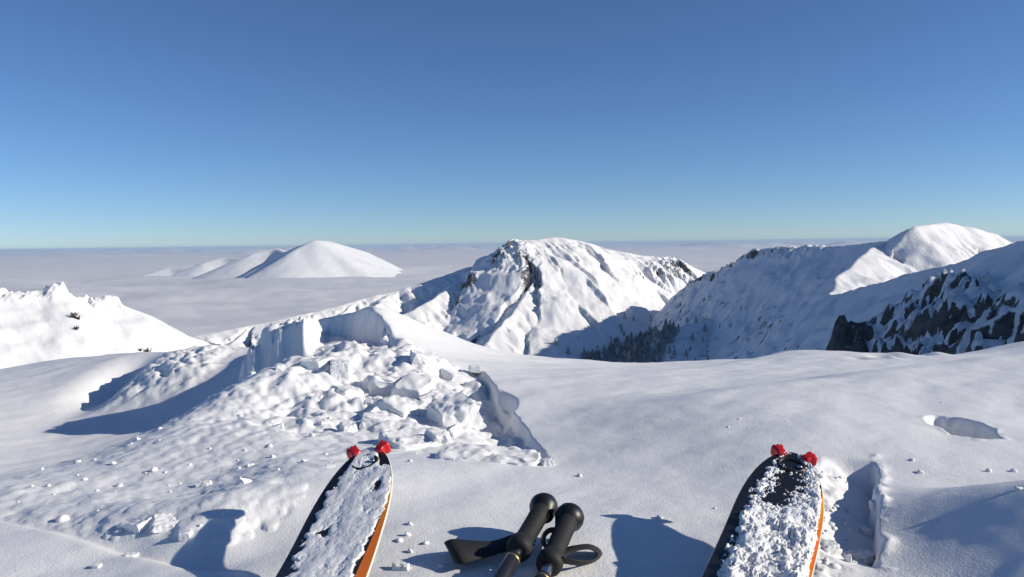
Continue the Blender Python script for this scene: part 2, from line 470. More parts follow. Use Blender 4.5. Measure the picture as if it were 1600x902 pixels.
# ---- nearer slope on the left with rime-covered crest
def build_near_slope():
    fd = Field(-34, -9, 24, 47, 0.055)
    rd = [
        (px_ridge([(-420, 440, 30), (-200, 452, 33), (0, 457, 36), (60, 455, 37), (88, 452, 37.3), (112, 464, 37.8), (135, 472, 38), (160, 464, 38.5), (178, 468, 38.8), (190, 478, 39), (215, 503, 39.6), (245, 526, 40.2), (275, 546, 41), (340, 600, 42)]), 1.0, 0.62, 1.0),
    ]
    wx = fd.X + .3 * fbm(fd.X / 2, fd.Y / 2, 3, 241); wy = fd.Y + .3 * fbm(fd.X / 2, fd.Y / 2, 3, 242)
    Z, T, D, ID = ridge_terrain(wx, wy, rd, -14)
    Zs = Z.copy()
    for _ in range(12):
        Zs[1:-1, 1:-1] = (Zs[:-2, 1:-1] + Zs[2:, 1:-1] + Zs[1:-1, :-2] + Zs[1:-1, 2:] + 2 * Zs[1:-1, 1:-1]) / 6
    far = np.clip(D / 1.2, 0, 1)
    Z = Z * (1 - far) + Zs * far
    # wind ribs running down the slope, rime lumps on the crest
    u = (fd.X * 0.75 - fd.Y * 0.66); w = (fd.X * 0.66 + fd.Y * 0.75)
    Z = Z + np.clip(D / 1.5, 0, 1) * (0.016 * ridged(w / 0.9, u / 5, 3, 251) + 0.22 * fbm(w / 3.5, u / 9, 2, 253) + 0.03 * fbm(fd.X / 2.2, fd.Y / 2.2, 4, 252))
    lump = np.clip(fbm(fd.X / 0.7, fd.Y / 0.7, 3, 255) + 0.15, 0, 1)
    Z = Z + np.exp(-(D / 0.7) ** 2) * (0.42 * lump + 0.07 * fbm(fd.X / .25, fd.Y / .25, 3, 256))
    pk = P(88, 448, 37.3)
    g = np.hypot(fd.X - pk.x, fd.Y - pk.y)
    Z = Z + 0.32 * np.sqrt(np.clip(1 - (g / 0.5) ** 2, 0, 1)) 
    fd.Z = Z
    me = fd.mesh('left_slope', M_SLOPE, fd.Z > -12)
    tag(link('left_slope', me), 'bright sunlit snow slope with rime-crusted crest on the left', kind='structure')
    return fd
FS = build_near_slope()

# ------------------------------------------------------------------ foreground snow
HOR = lambda px: 381.0 - (px - 800) * 0.01257
def ctl(px, py, Y):
    p = P(px, py, Y); return (p.x, p.y, p.z)
def ctz(px, Y, z):
    return ((px - 800) / F * Y, Y, z)

LIP = [(-900, 640, 3.6), (-300, 600, 4.2), (0, 576, 4.3), (50, 568, 4.3), (100, 560, 4.25), (160, 556, 4.15), (220, 552, 4.05), (350, 545, 3.85), (410, 545, 3.75), (450, 535, 3.65), (487, 503, 3.5), (540, 490, 3.3), (590, 479, 3.05), (620, 487, 3.08), (660, 505, 3.15), (700, 521, 3.22), (740, 537, 3.3), (800, 552, 3.42), (900, 561, 3.6), (1020, 569, 3.85), (1100, 565, 3.95), (1180, 560, 4.0), (1230, 553, 4.0), (1330, 557, 4.15), (1430, 557, 4.25), (1500, 552, 4.25), (1600, 534, 4.2), (1900, 500, 4.1), (2600, 440, 3.8)]
lipT = np.array([(p[0] - 800) / F for p in LIP]); lipY = np.array([p[2] for p in LIP])
CT = [ctl(*p) for p in LIP]
CT += [ctl(*p) for p in [
    (0, 770, 1.45), (150, 722, 1.75), (240, 672, 1.95), (330, 622, 2.15), (410, 580, 2.38), (470, 560, 2.52),
    (520, 543, 2.85), (600, 556, 2.7), (640, 520, 2.95), (700, 551, 2.9), (560, 600, 2.4), (660, 600, 2.42), (740, 574, 2.75), (520, 645, 2.1), (420, 640, 2.07), (420, 695, 1.72), (300, 700, 1.73), (300, 775, 1.38), (600, 690, 1.78), (700, 660, 1.97), (780, 575, 2.8), (860, 722, 1.6), (800, 640, 2.08)]]
CT += [ctz(*p) for p in [
    (350, 1.22, .022), (430, 1.26, .026), (400, 1.40, .030), (240, 1.32, .016), (150, 1.2, 0), (330, 1.04, .004),
    (60, 1.95, -.12), (150, 2.05, -.13), (240, 2.3, -.13), (330, 2.55, -.11), (-150, 1.75, -.1), (60, 2.45, -.25), (200, 2.65, -.24), (320, 2.9, -.18), (400, 3.1, -.1), (-150, 2.2, -.22), (150, 3.3, -.22), (30, 3.2, -.24), (300, 3.4, -.12), (-300, 3.2, -.18), (-500, 2.0, -.1),
    (1000, 2.3, -.01), (1300, 2.3, -.02), (1600, 2.3, -.02), (1000, 3.0, -.05), (1300, 3.1, -.06), (1600, 3.2, -.055), (1200, 1.5, 0), (1600, 1.5, 0), (900, 1.3, 0), (1900, 2.0, 0.02), (150, 1.15, -.01), (-100, 1.1, -.015)]]
CT += [(x, y, 0.0) for x, y in [(-1.5, 0), (1.5, 0), (0, -1.5), (-1.5, -1.5), (1.5, -1.5), (0, .4), (-.5, .7), (.5, .7), (0, 1.05), (1.2, .8), (-.4, 1.2), (.4, 1.3), (0, -4), (-4, -4), (4, -4), (-4, 0), (4, 0)]]
CT = np.array(CT)

def tps_fit(c, lam=2e-4):
    n = len(c)
    d2 = ((c[:, None, :2] - c[None, :, :2]) ** 2).sum(-1)
    K = 0.5 * d2 * np.log(d2 + 1e-12) + lam * np.eye(n)
    Pm = np.c_[np.ones(n), c[:, :2]]
    A = np.zeros((n + 3, n + 3)); A[:n, :n] = K; A[:n, n:] = Pm; A[n:, :n] = Pm.T
    return np.linalg.solve(A, np.r_[c[:, 2], 0, 0, 0])
TPS = tps_fit(CT)
def tps(x, y):
    z = TPS[-3] + TPS[-2] * x + TPS[-1] * y
    for k in range(len(CT)):
        d2 = (x - CT[k, 0]) ** 2 + (y - CT[k, 1]) ** 2
        z = z + TPS[k] * 0.5 * d2 * np.log(d2 + 1e-12)
    return z

def seg_side(x, y, a, b):
    """signed distance to the line a->b, positive on its left"""
    dx, dy = b[0] - a[0], b[1] - a[1]; L = math.hypot(dx, dy)
    return ((x - a[0]) * -dy + (y - a[1]) * dx) / L, ((x - a[0]) * dx + (y - a[1]) * dy) / L, L

def xy(px, Y): return ((px - 800) / F * Y, Y)

def fg_height(x, y):
    r = np.hypot(x, y)
    t = np.where(y > 0.05, x / np.maximum(y, 0.05), np.sign(x) * 20)
    yl = np.interp(t, lipT, lipY)
    yl = np.where((y > 0.3) & (np.abs(t) < 1.6), yl, 5.5)
    depth = np.where((y > 0.3) & (np.abs(t) < 1.6), y, r)
    k = np.minimum(1.0, yl / np.maximum(depth, 1e-6))
    xs, ys = x * k, y * k
    z = tps(xs, ys)
    # --- gentle drift relief of the open snow
    z = z + 0.011 * fbm(xs / 1.1, ys / 0.7, 2, 301) + 0.003 * fbm((xs + ys) / 0.5, (ys - xs) / 0.22, 2, 303) + 0.0022 * fbm(xs / 0.16, ys / 0.12, 3, 302)
    # long soft drift from lower middle to upper right
    d, u, L = seg_side(xs, ys, xy(880, 1.72), xy(1640, 2.75))
    along = sstep(-0.1, 0.5, u) 
    z = z + along * 0.066 * np.exp(-(np.maximum(d, 0) / 0.23) ** 2 - (np.minimum(d, 0) / 0.62) ** 2) 
    d, u, L = seg_side(xs, ys, xy(1080, 2.9), xy(1240, 3.9))
    z = z + 0.018 * np.exp(-(np.maximum(d, 0) / 0.12) ** 2 - (np.minimum(d, 0) / 0.4) ** 2) * sstep(-.2, .5, u)
    # the lower right rises gently, its near-left flank turned from the sun
    ramp = np.clip((xs - 0.42) / 0.42, 0, 1); ramp = ramp ** 3 * (ramp * (6 * ramp - 15) + 10)
    z = z + 0.102 * ramp * sstep(1.40, 1.10, ys + 0.30 * (xs - 0.55)) * sstep(2.2, 1.2, xs)
    # --- beyond the lip the slope falls away
    e = np.maximum(depth - yl, 0)
    z = z - np.where(e < 0.7, 0.10 * e + 0.62 * e * e, 0.10 * 0.7 + 0.62 * 0.49 + 0.968 * (e - 0.7))
    return z, e

def carve(x, y, z):
    """shovel-cut notch, pit wall, trench, boot hole; returns height and debris mask"""
    # notch in the drift crest: everything left of the cut is lowered to the floor
    a, b = xy(600, 2.93), xy(484, 3.52)
    d, u, L = seg_side(x, y, a, b)                       # left of a->b is towards the left/camera
    d = d + 0.016 * fbm(x / 0.1, y / 0.1, 3, 311) + 0.007 * fbm(x / 0.025, y / 0.025, 3, 320)
    floor = 0.062 + 0.02 * fbm(x / 0.12, y / 0.12, 3, 312)
    inside = sstep(-0.012, 0.016, d) * sstep(-0.30, -0.02, u) * sstep(L + 0.5, L + 0.1, u) * sstep(0.62, 0.4, d)
    z = z - inside * np.maximum(z - floor, 0)
    # stub of the drift left standing beyond the notch: sheer cut on its right, crumbling top
    xl, xr = xy(402, 2.95)[0], xy(487, 2.95)[0]
    nz = 0.014 * fbm(x / 0.07, y / 0.07, 3, 321) + 0.0025 * fbm(x / 0.022, y / 0.022, 3, 324)
    q = np.clip((x - xl) / (xr - xl), 0, 1)
    top = 0.126 + 0.040 * q + 0.018 * fbm(x / 0.03, y / 0.03, 4, 322) + 0.010 * fbm(x / 0.12, y / 0.12, 2, 323)
    yf = 2.905 - 0.03 * q
    st = sstep(xl - 0.10, xl + 0.03, x + 2 * nz) * sstep(xr + 0.012, xr - 0.010, x + nz) * sstep(yf - 0.040, yf + 0.022, y + 1.4 * nz) * sstep(yf + 0.30, yf + 0.14, y)
    z = z + st * np.maximum(top - z, 0)
    # pit wall on the right of the debris
    a, b = xy(864, 1.585), xy(745, 2.80)
    d, u, L = seg_side(x, y, a, b)
    d = d + 0.005 * fbm(x / 0.08, y / 0.08, 3, 313)
    dep = 0.010 + 0.034 * sstep(0.0, 0.45, u) * sstep(L + .02, L - .25, u)
    pit = sstep(-0.002, 0.012, d) * sstep(-0.03, 0.06, u) * sstep(L + 0.03, L - 0.04, u) * sstep(0.20, 0.05, d)
    z = z - pit * dep
    c = xy(760, 2.17)
    g = sstep(0.085, 0.055, np.hypot((x - c[0] + 0.0) * 1.0, (y - c[1]) * 0.42))
    z = z - g * 0.04
    # trench left by the ski, right of the right ski
    a, b = xy(1322, 1.03), xy(1332, 1.47)
    d, u, L = seg_side(x, y, a, b)
    d = d + 0.007 * fbm(x / 0.09, y / 0.09, 3, 314)
    ends = sstep(-0.02, 0.14, u) * sstep(L + 0.0, L - 0.05, u)
    tr = sstep(-0.046, -0.036, d) * np.clip((0.050 - d) / 0.086, 0, 1)      # d > 0 on the left: sheer right wall, floor rising leftwards
    z = z - 0.052 * tr * ends
    rim = np.exp(-((d + 0.052) / 0.010) ** 2) * sstep(-0.1, 0.1, u) * sstep(L + 0.05, L, u)
    z = z + rim * 0.006 * np.clip(0.3 + fbm(x / 0.05, y / 0.05, 3, 315), 0, 1.5)
    # pushed-up rough snow between ski and trench
    a, b = xy(1262, 0.98), xy(1290, 1.46)
    d, u, L = seg_side(x, y, a, b)
    rg = np.exp(-((d + 0.005) / 0.038) ** 2) * sstep(-.15, 0.05, u) * sstep(L + 0.03, L - 0.06, u)
    z = z + rg * (0.004 + 0.009 * fbm(x / 0.04, y / 0.04, 4, 316))
    # boot hole
    c = xy(1510, 1.68)
    dx, dy = x - c[0], y - c[1]
    q = np.hypot(dx / (0.056 + 0.007 * np.sin(3 * np.arctan2(dy, dx) + 1)), dy / 0.098)
    q = q + 0.10 * fbm(x / 0.05, y / 0.05, 3, 319)
    z = z - 0.080 * sstep(1.02, 0.78, q) * (0.25 + 0.75 * sstep(-0.06, 0.02, dx)) + 0.003 * np.exp(-((q - 1.1) / 0.1) ** 2) * (0.4 + fbm(x / 0.05, y / 0.05, 3, 317))
    z = z + 0.012 * np.exp(-((dx + 0.034) / 0.012) ** 2) * sstep(0.95, 0.7, q) + 0.02 * sstep(-0.03, -0.08, dy) * sstep(1.0, 0.8, q)
    # shallow ski edge track crossing at lower left
    a, b = xy(-60, 1.36), xy(420, 1.02)
    d, u, L = seg_side(x, y, a, b)
    z = z - 0.010 * np.exp(-(np.maximum(d, 0) / 0.05) ** 2 - (np.minimum(d, 0) / 0.014) ** 2) * sstep(L, L - 0.15, u) * sstep(-0.3, 0, u)
    # broken drift face at the left: hollow, then a lumpy lobe
    c = xy(172, 3.62)
    z = z - 0.085 * np.exp(-((x - c[0]) / 0.11) ** 2 - ((y - c[1]) / 0.30) ** 2)
    c = xy(272, 3.55)
    lob = np.exp(-(((x - c[0]) / 0.20) ** 4) - ((y - c[1]) / 0.28) ** 4)
    z = z + lob * (0.045 + 0.022 * fbm(x / 0.07, y / 0.07, 4, 318))
    return z

# debris region mask in photo terms: angle/distance polygon turned into world polygon
DEB = [xy(*p) for p in [(-60, 1.38), (60, 1.27), (190, 1.19), (330, 1.16), (440, 1.24), (500, 1.42), (570, 1.60), (640, 1.64), (700, 1.55), (860, 1.58), (800, 2.0), (745, 2.72), (640, 2.86), (585, 2.95), (500, 3.0), (455, 2.72), (395, 2.5), (315, 2.27), (225, 2.06), (135, 1.86), (-60, 1.55)]]
def poly_mask(x, y, poly):
    ins = np.zeros(x.shape, bool)
    n = len(poly)
    for i in range(n):
        (x1, y1), (x2, y2) = poly[i], poly[(i + 1) % n]
        c = ((y1 > y) != (y2 > y)) & (x < (x2 - x1) * (y - y1) / (y2 - y1 + 1e-12) + x1)
        ins ^= c
    return ins

ANG = np.radians(np.concatenate([np.linspace(-180, -62, 40)[:-1], np.linspace(-62, -35, 90)[:-1], np.linspace(-35, 35, 680), np.linspace(35, 62, 90)[1:], np.linspace(62, 180, 40)[1:-1]]))
RAD = np.concatenate([np.geomspace(0.12, 0.95, 30)[:-1], np.geomspace(0.95, 5.0, 545), np.geomspace(5.0, 46, 40)[1:]])
class FG: pass
def build_foreground():
    A, R = np.meshgrid(ANG, RAD)
    X = R * np.sin(A); Y = R * np.cos(A)
    Z, E = fg_height(X, Y)
    Z = carve(X, Y, Z)
    mask = poly_mask(X, Y, DEB).astype(float)
    # soften the mask edge
    for _ in range(5):
        mask[1:-1, 1:-1] = (mask[:-2, 1:-1] + mask[2:, 1:-1] + mask[1:-1, :-2] + mask[1:-1, 2:] + mask[1:-1, 1:-1]) / 5
    rough = 0.20 + 0.95 * sstep(-0.95, -0.45, X) * sstep(1.7, 2.1, Y)
    Z = Z + mask * rough * (0.020 * fbm(X / 0.13, Y / 0.13, 3, 331) + 0.007 * fbm(X / 0.03, Y / 0.03, 4, 332) + 0.006 * ridged(X / 0.09, Y / 0.09, 3, 333))
    # clods: thousands of half-buried lumps stamped into the debris
    rs = np.random.RandomState(5)
    lr = np.log(RAD)
    n = 0
    Z0 = Z.copy()
    while n < 2600:
        px = rs.uniform(-60, 860); Yd = rs.uniform(1.15, 2.95)
        x0, y0 = xy(px, Yd)
        r0 = math.hypot(x0, y0); a0 = math.atan2(x0, y0)
        i0 = np.searchsorted(RAD, r0); j0 = np.searchsorted(ANG, a0)
        if i0 >= len(RAD) or mask[i0, j0] < 0.5: continue
        n += 1
        big = sstep(-0.95, -0.5, x0) * sstep(1.75, 2.2, y0)
        rad = 0.006 + 0.009 * rs.rand() ** 2 + 0.014 * big * rs.rand() ** 2
        if rs.rand() < 0.05: rad *= 1.8
        h = rad * rs.uniform(0.2, 0.5) * (0.22 + 0.65 * big)
        ra, rb = rad * rs.uniform(0.8, 1.5), rad * rs.uniform(0.7, 1.1)
        th = rs.uniform(0, math.pi); ex = rs.choice([2, 2, 2, 3])
        ilo, ihi = np.searchsorted(RAD, r0 - 2 * rad), np.searchsorted(RAD, r0 + 2 * rad) + 1
        jlo, jhi = np.searchsorted(ANG, a0 - 2 * rad / r0), np.searchsorted(ANG, a0 + 2 * rad / r0) + 1
        xx, yy = X[ilo:ihi, jlo:jhi] - x0, Y[ilo:ihi, jlo:jhi] - y0
        u = (xx * math.cos(th) + yy * math.sin(th)) / ra; v = (-xx * math.sin(th) + yy * math.cos(th)) / rb
        q = np.abs(u) ** ex + np.abs(v) ** ex
        tilt = 0.35 * h * (u * rs.uniform(-1, 1) + v * rs.uniform(-1, 1))
        dome = Z0[ilo:ihi, jlo:jhi] * 0.5 + Z0[i0, j0] * 0.5 + (h + tilt) * np.clip(1 - q, 0, 1) ** 0.7 - 0.1 * h
        w = q < 1
        blk = Z[ilo:ihi, jlo:jhi]
        blk[w] = np.maximum(blk[w], dome[w])
    for _ in range(1):
        Zb = Z.copy()
        Zb[1:-1, 1:-1] = (Z[:-2, 1:-1] + Z[2:, 1:-1] + Z[1:-1, :-2] + Z[1:-1, 2:] + 2 * Z[1:-1, 1:-1]) / 6
        Z = Z * (1 - mask) + Zb * mask
    # a few footmarks near the right lip
    for px, Yd, r_, dz in ((1380, 3.55, .045, -.018), (1410, 3.62, .04, .012), (1345, 3.45, .03, -.012), (1440, 3.75, .05, -.016), (1465, 3.8, .04, .012), (1395, 3.4, .025, .010)):
        x0, y0 = xy(px, Yd)
        Z += dz * np.exp(-((X - x0) / r_) ** 2 - ((Y - y0) / (r_ * 1.8)) ** 2)
    FG.X, FG.Y, FG.Z, FG.mask = X, Y, Z, mask
    nr, nc = Z.shape
    v = np.stack([X, Y, Z], -1).reshape(-1, 3)
    f = grid_faces(nr, nc, wrap=True)[:, ::-1]
    v = np.vstack([v, [[0, 0, Z[0].mean()]]])
    me = mesh_from('snow_ground', v, f, M_GROUND)
    bm = bmesh.new(); bm.from_mesh(me); bm.verts.ensure_lookup_table()
    c = bm.verts[len(v) - 1]
    for j in range(nc): 
        bm.faces.new((bm.verts[j], bm.verts[(j + 1) % nc], c)).smooth = True
    bmesh.ops.recalc_face_normals(bm, faces=[fc for fc in bm.faces if len(fc.verts) == 3])
    bm.to_mesh(me); bm.free()
    tag(link('snow_ground', me), 'smooth wind-packed snow of the ridge top with shovelled debris', kind='structure')

def fg_at(x, y):
    r = math.hypot(x, y); a = math.atan2(x, y)
    i = min(max(np.searchsorted(RAD, r) - 1, 0), len(RAD) - 2); j = min(max(np.searchsorted(ANG, a) - 1, 0), len(ANG) - 2)
    fi = (r - RAD[i]) / (RAD[i + 1] - RAD[i]); fj = (a - ANG[j]) / (ANG[j + 1] - ANG[j])
    z = FG.Z
    return (z[i, j] * (1 - fj) + z[i, j + 1] * fj) * (1 - fi) + (z[i + 1, j] * (1 - fj) + z[i + 1, j + 1] * fj) * fi
build_foreground()

# ------------------------------------------------------------------ loose snow blocks
from mathutils import noise as mnoise
def block_mesh(name, dims, seed, n=9, rough=0.06, rnd=0.25, mat=None):
    """angular broken block of wind-packed snow: jittered hull, chipped edges, grainy faces"""
    rs = random.Random(seed * 77 + 5)
    bm = bmesh.new()
    j = 0.16 + rnd * 0.75
    for sx in (-1, 1):
        for sy in (-1, 1):
            for sz in (-1, 1):
                bm.verts.new((sx * (.5 - j * .5 * rs.random() ** 1.5), sy * (.5 - j * .5 * rs.random() ** 1.5), sz * (.5 - j * .35 * rs.random())))
    for _ in range(3 + int(rnd * 16)):
        v = [rs.uniform(-.46, .46) for _ in range(3)]; k = rs.randrange(3); v[k] = rs.choice((-.5, .5)) * rs.uniform(.86, 1.02); bm.verts.new(v)
    r = bmesh.ops.convex_hull(bm, input=bm.verts[:])
    junk = list({g for g in r['geom_interior'] + r['geom_unused'] if isinstance(g, bmesh.types.BMVert)})
    if junk: bmesh.ops.delete(bm, geom=junk, context='VERTS')
    for v in bm.verts: v.co = Vector((v.co.x * dims[0], v.co.y * dims[1], v.co.z * dims[2]))
    bmesh.ops.dissolve_limit(bm, angle_limit=math.radians(9), verts=bm.verts[:], edges=bm.edges[:])
    bmesh.ops.bevel(bm, geom=bm.edges[:], offset=min(dims) * (0.07 + 0.34 * rnd), segments=2, profile=0.6, affect='EDGES', clamp_overlap=True)
    bmesh.ops.triangulate(bm, faces=bm.faces[:])
    m = max(dims)
    for _ in range(4 if n >= 9 else 3):
        lim = m * 0.055
        es = [e for e in bm.edges if e.calc_length() > lim]
        if es and len(bm.faces) < 3500: bmesh.ops.subdivide_edges(bm, edges=es, cuts=1); bmesh.ops.triangulate(bm, faces=[f for f in bm.faces if len(f.verts) > 3])
    sv = Vector((seed * 3.17, seed * 1.91, -seed * 2.3))
    bm.normal_update()
    off = {}
    for v in bm.verts:
        k = v.co / m
        off[v] = v.normal * m * rough * (0.30 * mnoise.noise(k * 4 + sv) + 0.22 * mnoise.noise(k * 11 + sv) + 0.10 * mnoise.noise(k * 27 + sv))
    for v, d in off.items(): v.co += d
    for _ in range(2): bmesh.ops.smooth_vert(bm, verts=bm.verts[:], factor=0.5, use_axis_x=True, use_axis_y=True, use_axis_z=True)
    for v in bm.verts:
        k = v.co / m
        v.co += v.normal * m * (0.030 * mnoise.noise(k * 6 + sv) + 0.020 * mnoise.noise(k * 17 + sv))
    me = bpy.data.meshes.new(name); bm.to_mesh(me); bm.free()
    for p in me.polygons: p.use_smooth = True
    me.set_sharp_from_angle(angle=math.radians(62))
    me.materials.append(mat or M_BLOCK)
    return me

def snow_block(px, py, Y, dims, rot, seed, label, rough=0.06, rnd=0.25, group=None, n=9):
    """Y None: sits on the snow where the pixel's ray meets it"""
    if Y is None:
        p = hit(px, py, fg_at, 0.95, 4.2, 1500) or P(px, py, 2.2)
    else: p = P(px, py, Y)
    me = block_mesh('snow_block', dims, seed, n, rough, rnd)
    o = link('snow_block', me, loc=p)
    o.rotation_euler = Euler([math.radians(a) for a in rot], 'XYZ')
    tag(o, label, 'snow block', group or 'snow blocks thrown out of the shovelled pit')
    return o

snow_block(648, 692, None, (.15, .14, .03), (5, 6, 40), 2, 'flat snow plate lying just beyond the left ski tip', .05, .3, n=12)
snow_block(762, 718, None, (.21, .11, .03), (5, 4, -8), 3, 'wide flat snow slab at the near edge of the debris', .06, .3, n=12)
snow_block(684, 690, None, (.055, .07, .05), (10, 5, 20), 4, 'rounded snow lump on the right end of the flat plate', .09, .45)
snow_block(708, 650, None, (.125, .11, .08), (12, -16, 24), 5, 'big bright snow block beside the shaded pit pocket', .09, .32, n=14)
snow_block(714, 596, None, (.11, .10, .06), (8, 14, 30), 6, 'angular snow block at the far corner of the pit', .09, .3, n=12)
snow_block(742, 577, 2.70, (.045, .05, .022), (0, 6, 10), 7, 'small white snow cap on the far end of the pit wall', .08, .35)
snow_block(648, 612, None, (.13, .12, .08), (14, 8, -20), 8, 'large rounded snow block in the middle of the debris heap', .12, .4, n=14)
snow_block(598, 606, None, (.12, .12, .075), (-8, 10, 15), 9, 'rounded snow block left of the middle of the heap', .12, .42, n=12)
snow_block(622, 642, None, (.10, .09, .05), (8, 18, -35), 10, 'tilted snow block in front of the heap middle', .11, .38)
snow_block(532, 580, None, (.07, .08, .07), (3, 6, 12), 11, 'upright square snow block below the cut notch', .06, .22)
snow_block(494, 574, None, (.085, .07, .055), (0, -4, -20), 12, 'grey-sided snow block at the foot of the standing drift stub', .06, .28)
snow_block(548, 618, None, (.10, .08, .045), (5, 6, 40), 13, 'broad snow clod on the left shoulder of the heap', .11, .42)
snow_block(664, 566, None, (.11, .09, .06), (6, 16, 22), 14, 'snow block half buried at the back of the heap', .10, .38, n=12)
snow_block(690, 622, None, (.09, .07, .04), (16, -8, 50), 15, 'small slanted snow slab leaning beside the pit', .08, .3)
snow_block(585, 660, None, (.07, .055, .04), (4, 12, 10), 16, 'small snow clod above the left ski tip', .11, .45)
snow_block(546, 674, None, (.045, .045, .045), (0, 0, 30), 17, 'lone round snow ball on the smooth side of the mound', .09, .48)
snow_block(438, 577, None, (.03, .03, .03), (0, 0, 20), 18, 'small snow cube on the mound crest under the drift stub', .06, .25, n=6)
snow_block(394, 585, None, (.03, .026, .02), (0, 0, 50), 19, 'tiny snow lump left along the mound crest', .08, .35, n=6)
snow_block(855, 727, None, (.028, .03, .024), (0, 0, 10), 20, 'small snow lump at the near end of the pit wall', .08, .35, n=6)
snow_block(218, 818, None, (.055, .045, .014), (8, -10, -30), 21, 'flat broken snow plate with shaded edge at lower left', .05, .2)
snow_block(265, 818, None, (.055, .05, .012), (6, 8, 20), 22, 'smooth snow plate right of the broken plate at lower left', .05, .2)
snow_block(290, 838, None, (.018, .016, .016), (0, 0, 0), 23, 'small snow lump casting a short shadow at lower left', .1, .4, n=5)
snow_block(205, 870, None, (.024, .016, .011), (0, 0, 15), 24, 'oval snow crumb on the smooth snow at bottom left', .08, .45, n=5)
snow_block(150, 887, None, (.014, .012, .01), (0, 0, 0), 25, 'tiny snow crumb lowest at bottom left', .08, .45, n=5)
snow_block(626, 889, None, (.026, .018, .014), (0, 0, -10), 26, 'white snow lump right of the left ski at the bottom', .08, .4, n=5)
snow_block(1293, 862, None, (.026, .028, .03), (0, 0, 10), 27, 'round snow lump between right ski and trench', .1, .4, n=6)
snow_block(1345, 876, None, (.045, .035, .025), (0, 5, 30), 28, 'larger snow clod at the near end of the trench', .1, .4, n=7)
snow_block(1325, 878, None, (.009, .009, .022), (0, 0, 0), 29, 'thin upright snow splinter at the near end of the trench', .08, .35, n=5)
snow_block(1352, 833, None, (.014, .02, .018), (0, 0, 0), 30, 'small snow lump on the right rim of the trench', .1, .4, n=5)
snow_block(1366, 790, None, (.013, .013, .016), (0, 0, 0), 31, 'snow bead on the right rim halfway along the trench', .1, .4, n=5)

def scatter_chunks():
    """broken chunks lying all over the heap"""
    rs = random.Random(19)
    kinds = [block_mesh('snow_chunk', (1.0, rs.uniform(.65, .95), rs.uniform(.45, .75)), 200 + k, 6, .14, .30, M_CHUNK) for k in range(9)]
    k = 0; tries = 0
    while k < 44 and tries < 5000:
        tries += 1
        px, Yd = rs.gauss(625, 95), rs.uniform(1.68, 2.92)
        if k > 36: px, Yd = rs.uniform(120, 560), rs.uniform(1.25, 2.4)
        x, y = xy(px, Yd)
        if not poly_mask(np.array([x]), np.array([y]), DEB)[0]: continue
        size = 0.014 + 0.042 * rs.random() ** 2.2
        if k > 36: size = 0.012 + 0.020 * rs.random() ** 2
        o = link('snow_chunk', kinds[k % 9], loc=(x, y, fg_at(x, y) - size * 0.04))
        o.scale = (size, size, size); o.rotation_euler = (rs.uniform(-.5, .5), rs.uniform(-.5, .5), rs.uniform(0, 6.28))
        tag(o, 'angular broken snow chunk lying loose on the shovelled heap', 'snow chunk', 'loose chunks on the shovelled heap')
        k += 1
scatter_chunks()

def build_crumbs():
    """countless loose crumbs"""
    rs = np.random.RandomState(23)
    base = bmesh.new(); bmesh.ops.create_icosphere(base, subdivisions=2, radius=1.0)
    bv = np.array([v.co[:] for v in base.verts]); bf = np.array([[v.index for v in f.verts] for f in base.faces]); base.free()
    V = []; Fc = []; n = 0
    def put(x, y, r):
        nonlocal n
        z = fg_at(x, y)
        d = bv * (1 + 0.10 * rs.randn(len(bv), 1) + 0.25 * np.sin(bv @ rs.uniform(-4, 4, 3) + rs.uniform(0, 6))[:, None]) * r * np.array([rs.uniform(.8, 1.4), rs.uniform(.8, 1.3), rs.uniform(.6, 1)])
        V.append(d + [x, y, z + r * 0.25]); Fc.append(bf + n * len(bv)); n += 1
    k = 0
    while k < 110:
        px, Yd = rs.uniform(-60, 860), rs.uniform(1.15, 2.9)
        x, y = xy(px, Yd)
        if not poly_mask(np.array([x]), np.array([y]), DEB)[0]: continue
        put(x, y, 0.0018 + 0.005 * rs.rand() ** 4); k += 1
    for _ in range(12):                                    # strays on the open snow
        px, Yd = rs.uniform(60, 1560), rs.uniform(1.02, 2.0)
        x, y = xy(px, Yd); put(x, y, 0.0015 + 0.003 * rs.rand() ** 2)
    for _ in range(60):                                   # along the trench
        px, Yd = rs.normal(1300, 28), rs.uniform(0.98, 1.42)
        x, y = xy(px, Yd); put(x, y, 0.002 + 0.006 * rs.rand() ** 2)
    for px, py in ((1425, 720), (1438, 739), (1545, 737), (1583, 737), (1590, 765), (640, 820), (637, 837), (624, 846), (665, 850), (641, 863), (690, 886), (1030, 810)):
        p = hit(px, py, fg_at, 0.95, 4, 1500)
        if p: put(p.x, p.y, 0.0045)
    me = mesh_from('snow_crumbs', np.vstack(V), np.vstack(Fc), M_BLOCK)
    tag(link('snow_crumbs', me), 'loose snow crumbs strewn over the debris and open snow', kind='stuff')
build_crumbs()

